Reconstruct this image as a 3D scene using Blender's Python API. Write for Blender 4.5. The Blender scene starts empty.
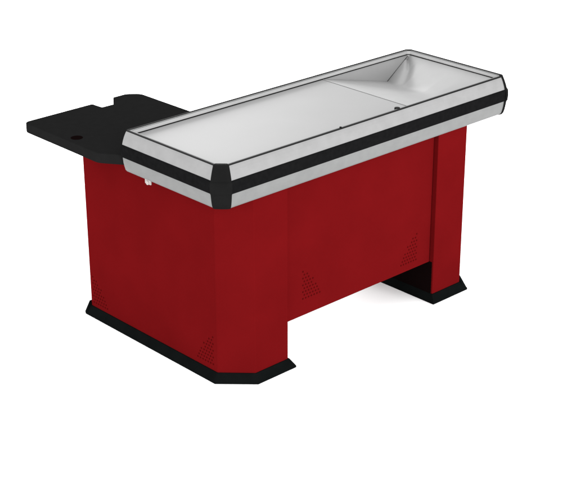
import bpy, bmesh, math
from mathutils import Vector, Matrix

# ---------------------------------------------------------------- camera, light
S = bpy.context.scene
COL = S.collection

def make_camera(loc, yaw, pitch, roll, f_px, width_px=576):
    fw = Vector((math.cos(pitch)*math.cos(yaw), math.cos(pitch)*math.sin(yaw), math.sin(pitch)))
    rt = Vector((math.sin(yaw), -math.cos(yaw), 0)); up = rt.cross(fw)
    r2 = rt*math.cos(roll) + up*math.sin(roll); u2 = r2.cross(fw)
    m = Matrix((r2, u2, -fw)).transposed().to_4x4(); m.translation = Vector(loc)
    cd = bpy.data.cameras.new('camera'); c = bpy.data.objects.new('camera', cd); COL.objects.link(c)
    c.matrix_world = m
    cd.sensor_width = 36; cd.lens = f_px/width_px*36; cd.clip_start = .05; cd.clip_end = 5000
    S.camera = c
make_camera((-3.114, -3.5978, 2.7113), .81601, -.41932, -.00128, 1471.734)

w = bpy.data.worlds.new('World'); S.world = w; w.use_nodes = True
bg = w.node_tree.nodes['Background']; bg.inputs[0].default_value = (1, 1, 1, 1); bg.inputs[1].default_value = 1.75

def area(loc, target, size, power, col=(1, 1, 1)):
    ld = bpy.data.lights.new('added_light', 'AREA'); ld.size = size; ld.energy = power; ld.color = col
    o = bpy.data.objects.new('added_light', ld); COL.objects.link(o); o.location = loc
    o.rotation_euler = (Vector(target)-Vector(loc)).to_track_quat('-Z', 'Y').to_euler()
area((-2.4, -5.0, 2.6), (.7, .3, .5), 3.0, 230)          # added key over the viewer's right shoulder, brightens the basin's back wall
area((-5.0, .2, 1.5), (.0, .5, .4), 2.6, 150)          # added fill from the left, lifts the near end
area((2.6, 4.2, 1.6), (.7, .8, .0), 2.2, 260)           # added low light from behind, brightens the floor under the counter
area((1.8, -3.2, .55), (.75, .2, .0), 1.6, 95)          # added low light from the front, lifts the floor under the counter

S.view_settings.view_transform = 'Standard'; S.view_settings.look = 'None'
S.view_settings.exposure = 0; S.view_settings.gamma = 1

# ---------------------------------------------------------------- materials
def mat(name, col, rough=.6, metal=0., spec=.2, var=.06, scale=14, bump=.0, bscale=300, coat=0, stretch=(1, 1, 1), rvar=.0):
    m = bpy.data.materials.new(name); m.use_nodes = True; nt = m.node_tree; N = nt.nodes; L = nt.links
    b = N['Principled BSDF']
    tc = N.new('ShaderNodeTexCoord'); mp = N.new('ShaderNodeMapping'); mp.inputs['Scale'].default_value = stretch
    L.new(tc.outputs['Object'], mp.inputs[0])
    n = N.new('ShaderNodeTexNoise'); n.inputs['Scale'].default_value = scale; n.inputs['Detail'].default_value = 6
    L.new(mp.outputs[0], n.inputs['Vector'])
    r = N.new('ShaderNodeMapRange'); r.inputs['From Min'].default_value = .3; r.inputs['From Max'].default_value = .7
    r.inputs['To Min'].default_value = 1-var; r.inputs['To Max'].default_value = 1+var
    L.new(n.outputs[0], r.inputs[0])
    mx = N.new('ShaderNodeVectorMath'); mx.operation = 'SCALE'; mx.inputs[0].default_value = col
    L.new(r.outputs[0], mx.inputs['Scale']); L.new(mx.outputs[0], b.inputs['Base Color'])
    b.inputs['Metallic'].default_value = metal; b.inputs['Roughness'].default_value = rough
    b.inputs['Specular IOR Level'].default_value = spec; b.inputs['Coat Weight'].default_value = coat
    if rvar:
        r2 = N.new('ShaderNodeMapRange'); r2.inputs['To Min'].default_value = rough-rvar; r2.inputs['To Max'].default_value = rough+rvar
        L.new(n.outputs[0], r2.inputs[0]); L.new(r2.outputs[0], b.inputs['Roughness'])
    if bump:
        n2 = N.new('ShaderNodeTexNoise'); n2.inputs['Scale'].default_value = bscale; n2.inputs['Detail'].default_value = 3
        L.new(mp.outputs[0], n2.inputs['Vector'])
        bp = N.new('ShaderNodeBump'); bp.inputs['Strength'].default_value = bump; bp.inputs['Distance'].default_value = .001
        L.new(n2.outputs[0], bp.inputs['Height']); L.new(bp.outputs[0], b.inputs['Normal'])
    return m
RED = mat('red_paint', (.079, .0026, .0032), .55, spec=.0, var=.06, scale=5, bump=.12, bscale=220)
REDH = mat('vent_hole_dark', (.040, .0015, .0015), .8, spec=.0)
INNER = mat('dark_inner_shade', (.003, .0015, .0015), .9, spec=.0)
BLACK = mat('black_rubber', (.0050, .0050, .0052),   .6, spec=.0, var=.15, scale=60, bump=.3, bscale=500)
CAPM = mat('black_plastic', (.006, .006, .006), .5, spec=.004, var=.1)
TOPM = mat('black_laminate', (.0078, .0078, .0078), .65, spec=.0, var=.05, scale=30)
SKIRT = mat('black_skirt', (.0030, .0036, .0036), .6, spec=.0, var=.15)
GASK = mat('dark_gasket', (.006, .006, .006), .8, spec=.05)
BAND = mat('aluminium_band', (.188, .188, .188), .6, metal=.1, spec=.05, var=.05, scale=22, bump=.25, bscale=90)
LOWB = mat('aluminium_shaded', (.143, .145, .144), .6, metal=.1, spec=.05, var=.05, scale=22, bump=.25, bscale=90)  # band aluminium darkened, shade from overhead light put into its colour
RIM = mat('lightened_rim', (.36, .36, .36), .5, metal=.1, spec=.1, var=.05)  # rim colour made lighter to offset the shade inside the rim
STEEL = mat('satin_steel_top', (.232, .232, .232), .6, metal=.1, spec=.1, var=.015, scale=6)
BASINM = mat('brushed_steel_basin', (.275, .275, .275), .5, metal=.15, spec=.1, var=.04, scale=8)
TABM = mat('white_plastic', (.28, .26, .25), .5, spec=.0)
FLOORM = mat('white_floor', (.93, .93, .93), .9, spec=.0, var=.004)

# ---------------------------------------------------------------- helpers
def obj(name, bm, m, parent=None, smooth=False, bevel=0):
    bmesh.ops.remove_doubles(bm, verts=bm.verts, dist=1e-5)
    bmesh.ops.recalc_face_normals(bm, faces=bm.faces)
    me = bpy.data.meshes.new(name); bm.to_mesh(me); bm.free()
    me.materials.append(m)
    if smooth:
        for p in me.polygons: p.use_smooth = True
    o = bpy.data.objects.new(name, me); COL.objects.link(o)
    if parent: o.parent = parent
    if bevel:
        b = o.modifiers.new('bevel', 'BEVEL'); b.width = bevel; b.segments = 3; b.limit_method = 'ANGLE'; b.angle_limit = math.radians(30)
        b.harden_normals = False
    return o

def prism(bm, pts, z0, z1, top=None):
    """closed prism over polygon pts; top: another polygon of same count"""
    a = [bm.verts.new((x, y, z0)) for x, y in pts]; t = top or pts
    b = [bm.verts.new((x, y, z1)) for x, y in t]; n = len(pts)
    bm.faces.new(a[::-1]); bm.faces.new(b)
    for i in range(n): bm.faces.new((a[i], a[(i+1) % n], b[(i+1) % n], b[i]))
def box(bm, x0, x1, y0, y1, z0, z1):
    prism(bm, [(x0, y0), (x1, y0), (x1, y1), (x0, y1)], z0, z1)
def tube(bm, a, b, r, n=12):
    a, b = Vector(a), Vector(b); d = (b-a).normalized()
    s = d.orthogonal().normalized(); t = d.cross(s)
    A = []; B = []
    for i in range(n):
        q = 2*math.pi*i/n; o = s*math.cos(q)*r+t*math.sin(q)*r
        A.append(bm.verts.new(a+o)); B.append(bm.verts.new(b+o))
    bm.faces.new(A[::-1]); bm.faces.new(B)
    for i in range(n): bm.faces.new((A[i], A[(i+1) % n], B[(i+1) % n], B[i]))

# ---------------------------------------------------------------- ground
bm = bmesh.new(); R = 1500
bm.faces.new([bm.verts.new(v) for v in ((-R, -R, 0), (R, -R, 0), (R, R, 0), (-R, R, 0))])
fl = obj('floor', bm, FLOORM); fl['kind'] = 'structure'

# ---------------------------------------------------------------- the counter
root = bpy.data.objects.new('checkout_counter', None); COL.objects.link(root); root.location = (0, 0, 0)
root['label'] = 'red supermarket checkout counter with steel top, black and silver bumper and black side shelf'
root['category'] = 'checkout counter'

H = .9; RX0, RX1, RY0, RY1 = -.030, 1.511, .020, .554; RB = .742
BX, BY = .025, .025; BACK = .919; PX = .293; LX0, LX1 = 1.120, 1.294
TZ = .883

# pedestal under the near end (chamfered front corner) and its skirt
ped = [(BX, BACK), (BX, .126), (.126, BY), (PX, BY), (PX, BACK)]
bm = bmesh.new(); prism(bm, ped, .012, .752); pedestal = obj('pedestal', bm, RED, root, bevel=.0025)
LB = .60
leg_poly = [(LX0, LB), (LX0, BY), (LX1, BY), (LX1, LB)]
bm = bmesh.new(); prism(bm, leg_poly, .012, .748); leg = obj('leg', bm, RED, root, bevel=.0025)
# shade below the front panel, put in as a dark sheet on the far leg
bm = bmesh.new(); box(bm, LX0-.003, LX0+.001, BY+.008, LB-.01, .012, .178); obj('inner_shade', bm, INNER, leg)

def skirt(bottom, top, z):
    bm = bmesh.new(); prism(bm, bottom, .001, .008, bottom); prism(bm, bottom, .008, z, top)
    return bm
bm = skirt([(0, .931), (0, .1143), (.1161, 0), (.3129, 0), (.3129, .931)],
           [(BX-.004, BACK+.006), (BX-.004, .1243), (.1243, BY-.004), (PX+.004, BY-.004), (PX+.004, BACK+.006)], .036)
prism(bm, [(0, BACK+.001), (.3129, BACK+.001), (.3129, .934), (0, .934)], .0085, .056,
      [(BX-.006, BACK+.001), (PX+.004, BACK+.001), (PX+.004, BACK+.005), (BX-.006, BACK+.005)])
obj('base_skirt', bm, SKIRT, pedestal)
bm = skirt([(1.1017, .612), (1.1017, 0), (1.3179, 0), (1.3179, .612)],
           [(LX0-.004, LB+.006), (LX0-.004, BY-.004), (LX1+.004, BY-.004), (LX1+.004, LB+.006)], .036)
prism(bm, [(LX1+.001, .003), (1.3175, .003), (1.3175, .61), (LX1+.001, .61)], .0085, .062,
      [(LX1+.001, BY+.004), (LX1+.006, BY+.004), (LX1+.006, .60), (LX1+.001, .60)])
obj('base_skirt', bm, SKIRT, leg)

# front panel between the two, set back slightly
PY = .045
bm = bmesh.new(); box(bm, PX+.0015, LX0-.0045, PY, PY+.02, .179, .750); panel = obj('front_panel', bm, RED, root, bevel=.0015)
# cashier-side rail under the top, keeps the top carried at the back
bm = bmesh.new(); box(bm, PX+.0015, LX0-.0045, .52, .54, .60, .750); obj('back_rail', bm, RED, root, bevel=.0015)

# vents: triangular fields of holes, drawn as thin dark discs on the face
def vent(parent, origin, du, dn, flip, rows=9, cols=7, p=.0150, r=.0038):
    bm = bmesh.new(); o = Vector(origin); du = Vector(du); dn = Vector(dn)
    for j in range(rows):
        for i in range(cols):
            if i > (rows-j)*cols/rows: continue
            if j % 2 and i == cols-1: continue
            u = (i+.5*(j % 2))*p*(-1 if flip else 1)
            c = o+du*u+Vector((0, 0, j*p*.95))
            tube(bm, c-dn*.002, c+dn*.0006, r, 8)
    return obj('vent', bm, REDH, parent)
vent(panel, (.390, PY, .250), (1, 0, 0), (0, -1, 0), False)
vent(panel, (1.032, PY, .215), (1, 0, 0), (0, -1, 0), True)
vent(pedestal, (BX, .150, .062), (0, 1, 0), (-1, 0, 0), False)
vent(pedestal, (BX, .900, .056), (0, 1, 0), (-1, 0, 0), True)

# ------------------------------------------------ bumper frame
CHS = (.036, .016, .018, .004)
def loop(s):
    """octagon offset outward by s, counter-clockwise, 8 points, chamfer pairs (0,1) near, (2,3) right, (4,5), (6,7)"""
    k0, k1, k2, k3 = [max(.001, c + s*(2-math.sqrt(2))) for c in CHS]
    x0, x1, y0, y1 = RX0-s, RX1+s, RY0-s, RY1+s
    return [(x0, y0+k0), (x0+k0, y0), (x1-k1, y0), (x1, y0+k1), (x1, y1-k2), (x1-k2, y1), (x0+k3, y1), (x0, y1-k3)]
def sweep(bm, prof, segs, ext=0, back=.012):
    """profile [(s,z)] swept along the octagon's edges listed in segs, closed at the inside by 'back' thickness"""
    pr = list(prof)+[(s-back, z) for s, z in reversed(prof)]
    for e in segs:
        rings = []
        for end in (0, 1):
            ring = []
            for s, z in pr:
                P = loop(s); a = Vector(P[e]); b = Vector(P[(e+1) % 8]); d = (b-a).normalized()
                q = a-d*ext if end == 0 else b+d*ext
                ring.append(bm.verts.new((q.x, q.y, z)))
            rings.append(ring)
        n = len(pr)
        for i in range(n): bm.faces.new((rings[0][i], rings[0][(i+1) % n], rings[1][(i+1) % n], rings[1][i]))
        bm.faces.new(rings[0]); bm.faces.new(rings[1][::-1])
STR = [1, 3, 5, 7]; COR = [0, 2, 4, 6]
up = [(.000, .899), (.004, .892), (.009, .880), (.014, .864), (.017, .850), (.0175, .842)]
lo = [(.0175, .806), (.017, .796), (.0155, .778), (.0125, .762), (.009, .748), (.004, .7415)]
bm = bmesh.new(); sweep(bm, up, STR, back=.010); frame = obj('bumper_frame', bm, BAND, root)
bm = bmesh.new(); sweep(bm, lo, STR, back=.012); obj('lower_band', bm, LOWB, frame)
bm = bmesh.new(); sweep(bm, [(.0185, .849), (.0225, .845), (.0235, .825), (.0225, .803), (.0185, .799)], STR, back=.01)
obj('rubber_strip', bm, BLACK, frame)

# corner caps: three-facet rounded moulding that laps over the ends of the bands
def cap(idx):
    bm = bmesh.new()
    prof = [(-.004, .9035), (.002, .9025), (.005, .895), (.011, .880), (.0165, .864), (.021, .848), (.0255, .843), (.0270, .825),
            (.0255, .804), (.0215, .797), (.0190, .778), (.0160, .760), (.0125, .748), (.007, .740), (-.001, .7375)]
    e = COR[idx]; rows = []
    for s, z in prof:
        P = loop(s); a = Vector(P[e]); b = Vector(P[(e+1) % 8]); pa = Vector(P[(e-1) % 8]); nb = Vector(P[(e+2) % 8])
        d0 = (pa-a).normalized(); d1 = (nb-b).normalized(); d = (b-a)
        out = Vector((d.y, -d.x)).normalized()
        L = (.0085 if idx == 1 else .0015) + .003*max(0, min(1, (s+.004)/.03))
        bl = min(1, d.length/.05)
        pts = [a+d0*L, a+d*.02+out*.0002, a+d*.2+out*.0022*bl, a+d*.5+out*.003*bl, a+d*.8+out*.0022*bl, b-d*.02+out*.0002, b+d1*L]
        # inner return so the cap is a closed solid
        rows.append([Vector((q.x, q.y, z)) for q in pts])
    ins = []
    for s, z in prof:
        P = loop(s-.012 if s > .004 else s-.008); a = Vector(P[e]); b = Vector(P[(e+1) % 8])
        ins.append([Vector((q.x, q.y, z)) for q in (a, b)])
    V = [[bm.verts.new(q) for q in r] for r in rows]; W = [[bm.verts.new(q) for q in r] for r in ins]
    m = len(V); n = len(V[0])
    for j in range(m-1):
        for i in range(n-1): bm.faces.new((V[j][i], V[j][i+1], V[j+1][i+1], V[j+1][i]))
        bm.faces.new((W[j][0], V[j][0], V[j+1][0], W[j+1][0]))
        bm.faces.new((V[j][-1], W[j][1], W[j+1][1], V[j+1][-1]))
        bm.faces.new((W[j][1], W[j][0], W[j+1][0], W[j+1][1]))
    bm.faces.new([W[0][0], W[0][1]]+V[0][::-1]); bm.faces.new([W[-1][1], W[-1][0]]+V[-1])
    o = obj('corner_cap', bm, CAPM, frame, smooth=False)
    return o
for i in range(3): cap(i)

# inner wall of the rim, and the thin dark gasket lying on it
def ringband(bm, s0, s1, z0, z1, segs=range(8)):
    for e in segs:
        pts = []
        for s, z in ((s0, z0), (s0, z1), (s1, z1), (s1, z0)):
            P = loop(s); pts.append((P[e], P[(e+1) % 8], z))
        A = [bm.verts.new((*p[0], p[2])) for p in pts]; B = [bm.verts.new((*p[1], p[2])) for p in pts]
        for i in range(4): bm.faces.new((A[i], A[(i+1) % 4], B[(i+1) % 4], B[i]))
bm = bmesh.new(); ringband(bm, -.0105, -.0145, .8760, .8990); obj('rim_wall', bm, RIM, frame)
bm = bmesh.new(); ringband(bm, .0008, -.0065, .8992, .9030, STR); obj('gasket', bm, GASK, frame)
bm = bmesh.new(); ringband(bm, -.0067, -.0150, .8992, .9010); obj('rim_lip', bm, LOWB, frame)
bm = bmesh.new(); ringband(bm, -.0148, -.0190, .8835, .8860); obj('seal', bm, GASK, frame)

# ------------------------------------------------ top plate, basin and under-deck
JX = .970
P = loop(-.0125); Q = loop(-.0125)
ix0, ix1, iy0, iy1 = RX0+.0125, RX1-.0125, RY0+.0125, RY1-.0125
k = P[0][1]-iy0
bm = bmesh.new()
prism(bm, [P[0], P[1], (JX-.001, iy0), (JX-.001, iy1), P[6], P[7]], TZ-.012, TZ)
obj('top_plate', bm, STEEL, root)
bm = bmesh.new(); prism(bm, [(JX-.0009, iy0), (JX+.0014, iy0), (JX+.0014, iy1), (JX-.0009, iy1)], TZ-.012, TZ-.0022); obj('joint', bm, GASK, root)

# packing basin: folded sheet
K = [(.02, 1.290), (.05, 1.272), (.19, 1.261), (.264, 1.268), (.358, 1.290), (.415, 1.304), (.48, 1.335), (.56, 1.378)]
def fold_x(y):
    for (ya, xa), (yb, xb) in zip(K, K[1:]):
        if y <= yb: return xa+(xb-xa)*(y-ya)/(yb-ya)
    return K[-1][1]
CREASE = [(1.496, .541), (1.470, .512), (1.440, .482), (1.393, .453), (1.350, .425), (1.312, .360), (1.285, .270), (1.270, .170)]
def basin_z(x, y):
    xf = fold_x(y); zf = lambda q: TZ-.2413*(q-.97)
    a = zf(x); e = zf(xf)+(x-xf)*(TZ-zf(xf))/(ix1-xf)
    soft = .004+.05*max(0, min(1, (.50-y)/.30))             # crisp at the back wall, rolled towards the front
    h = max(soft-abs(a-e), 0)/soft
    # crease groove, shaped to catch shade, from the back corner into the fold
    dmin = 9; tt = 0; acc = 0
    for (xa, ya), (xb, yb) in zip(CREASE, CREASE[1:]):
        dx, dy = xb-xa, yb-ya; L2 = dx*dx+dy*dy
        t = max(0, min(1, ((x-xa)*dx+(y-ya)*dy)/L2)); d = math.hypot(x-xa-t*dx, y-ya-t*dy)
        if d < dmin: dmin = d; tt = acc+t
        acc += 1
    f = tt/(len(CREASE)-1); wd = .007+.030*f
    z = max(a, e)+h*h*soft*.25
    edge = min(1, max(0, (ix1-x)/.006))
    return z-(.020-.010*f)*(1-f**3)*edge*math.exp(-(dmin/wd)**2)
bm = bmesh.new(); NX, NY = 150, 130
g = [[bm.verts.new((JX+.0015+(ix1-JX-.0015)*i/NX, iy0+.003+(iy1-.003-iy0-.003)*j/NY, 0)) for i in range(NX+1)] for j in range(NY+1)]
for r_ in g:
    for v in r_: v.co.z = basin_z(v.co.x, v.co.y)
for j in range(NY):
    for i in range(NX): bm.faces.new((g[j][i], g[j][i+1], g[j+1][i+1], g[j+1][i]))
basin = obj('packing_basin', bm, BASINM, root, smooth=True)
sol = basin.modifiers.new('thickness', 'SOLIDIFY'); sol.thickness = .002; sol.offset = -1
for yy, ye in ((iy1-.003, iy1), (iy0+.003, iy0)):            # upright side walls of the basin
    bm = bmesh.new(); top = []; bot = []
    for i in range(NX+1):
        x = JX+.0015+(ix1-JX-.0015)*i/NX; z = basin_z(x, yy)-.003
        top.append((bm.verts.new((x, yy, TZ+.0004)), bm.verts.new((x, ye, TZ+.0004)))); bot.append((bm.verts.new((x, yy, z)), bm.verts.new((x, ye, z))))
    for i in range(NX):
        bm.faces.new((top[i][0], top[i+1][0], bot[i+1][0], bot[i][0])); bm.faces.new((top[i][1], bot[i][1], bot[i+1][1], top[i+1][1]))
        bm.faces.new((top[i][0], top[i][1], top[i+1][1], top[i+1][0])); bm.faces.new((bot[i][0], bot[i+1][0], bot[i+1][1], bot[i][1]))
    obj('side_wall', bm, BASINM, basin)
# thin folded seams of the basin
def seam(a, b, r=.0011):
    bm = bmesh.new(); tube(bm, a, b, r, 8); return obj('seam', bm, GASK, basin)
fy = iy1-.0035
seam((1.02, fy, basin_z(1.02, fy)), (1.362, fy, basin_z(1.362, fy)))
seam((1.362, fy, basin_z(1.362, fy)), (ix1-.004, fy, TZ-.002))

bm = bmesh.new()
prism(bm, [(RX0+.012, RY0+.035), (RX0+.05, RY0+.010), (RX1-.04, RY0+.010), (RX1-.012, RY0+.04), (RX1-.012, RY1-.04), (RX1-.04, RY1-.012), (RX0+.05, RY1-.012), (RX0+.012, RY1-.04)], .7535, .770)
obj('under_deck', bm, BAND, root)

# small details on the frame
bm = bmesh.new(); box(bm, -.030, -.024, .418, .452, .722, .744)
tube(bm, (-.0335, .435, .728), (-.022, .435, .728), .0085, 14); obj('clip', bm, TABM, frame, bevel=.0015)
bm = bmesh.new(); tube(bm, (.885, RY0+.020, .883), (.885, RY0+.020, .9035), .011, 16); obj('stop_button', bm, GASK, frame, bevel=.001)

bm = bmesh.new(); tube(bm, (.565, RY0+.0085, .8995), (.565, RY0+.0085, .9055), .0045, 12); obj('stop_pin', bm, GASK, frame, bevel=.0006)

# ------------------------------------------------ black side shelf at the cashier's end
def rounded(pts, rad, seg=5):
    out = []; n = len(pts)
    for i, p in enumerate(pts):
        r = rad[i]
        if not r: out.append(p); continue
        p = Vector(p); a = Vector(pts[i-1]); b = Vector(pts[(i+1) % n])
        da = (a-p).normalized(); db = (b-p).normalized()
        A = p+da*r; B_ = p+db*r
        for t in range(seg+1):
            t /= seg; q = A.lerp(p, t).lerp(p.lerp(B_, t), t); out.append((q.x, q.y))
    return out
pts = [(-.092, .655), (-.030, .567), (.478, .567), (.472, 1.110), (.425, 1.152), (.357, 1.152), (.308, 1.078), (.247, 1.080), (.243, 1.142), (-.092, 1.142)]
rad = [.02, .004, 0, .02, .015, .006, .008, .008, .012, .028]
bm = bmesh.new(); prism(bm, rounded(pts, rad), .760, .800)
shelf = obj('side_shelf', bm, TOPM, root, bevel=.004)
# cable hole near its edge
bm = bmesh.new(); tube(bm, (-.046, .848, .7998), (-.046, .848, .8006), .0235, 28); obj('cable_hole', bm, INNER, shelf)
bm = bmesh.new(); box(bm, .04, .28, .57, .90, .7525, .7595); obj('bracket', bm, SKIRT, shelf)
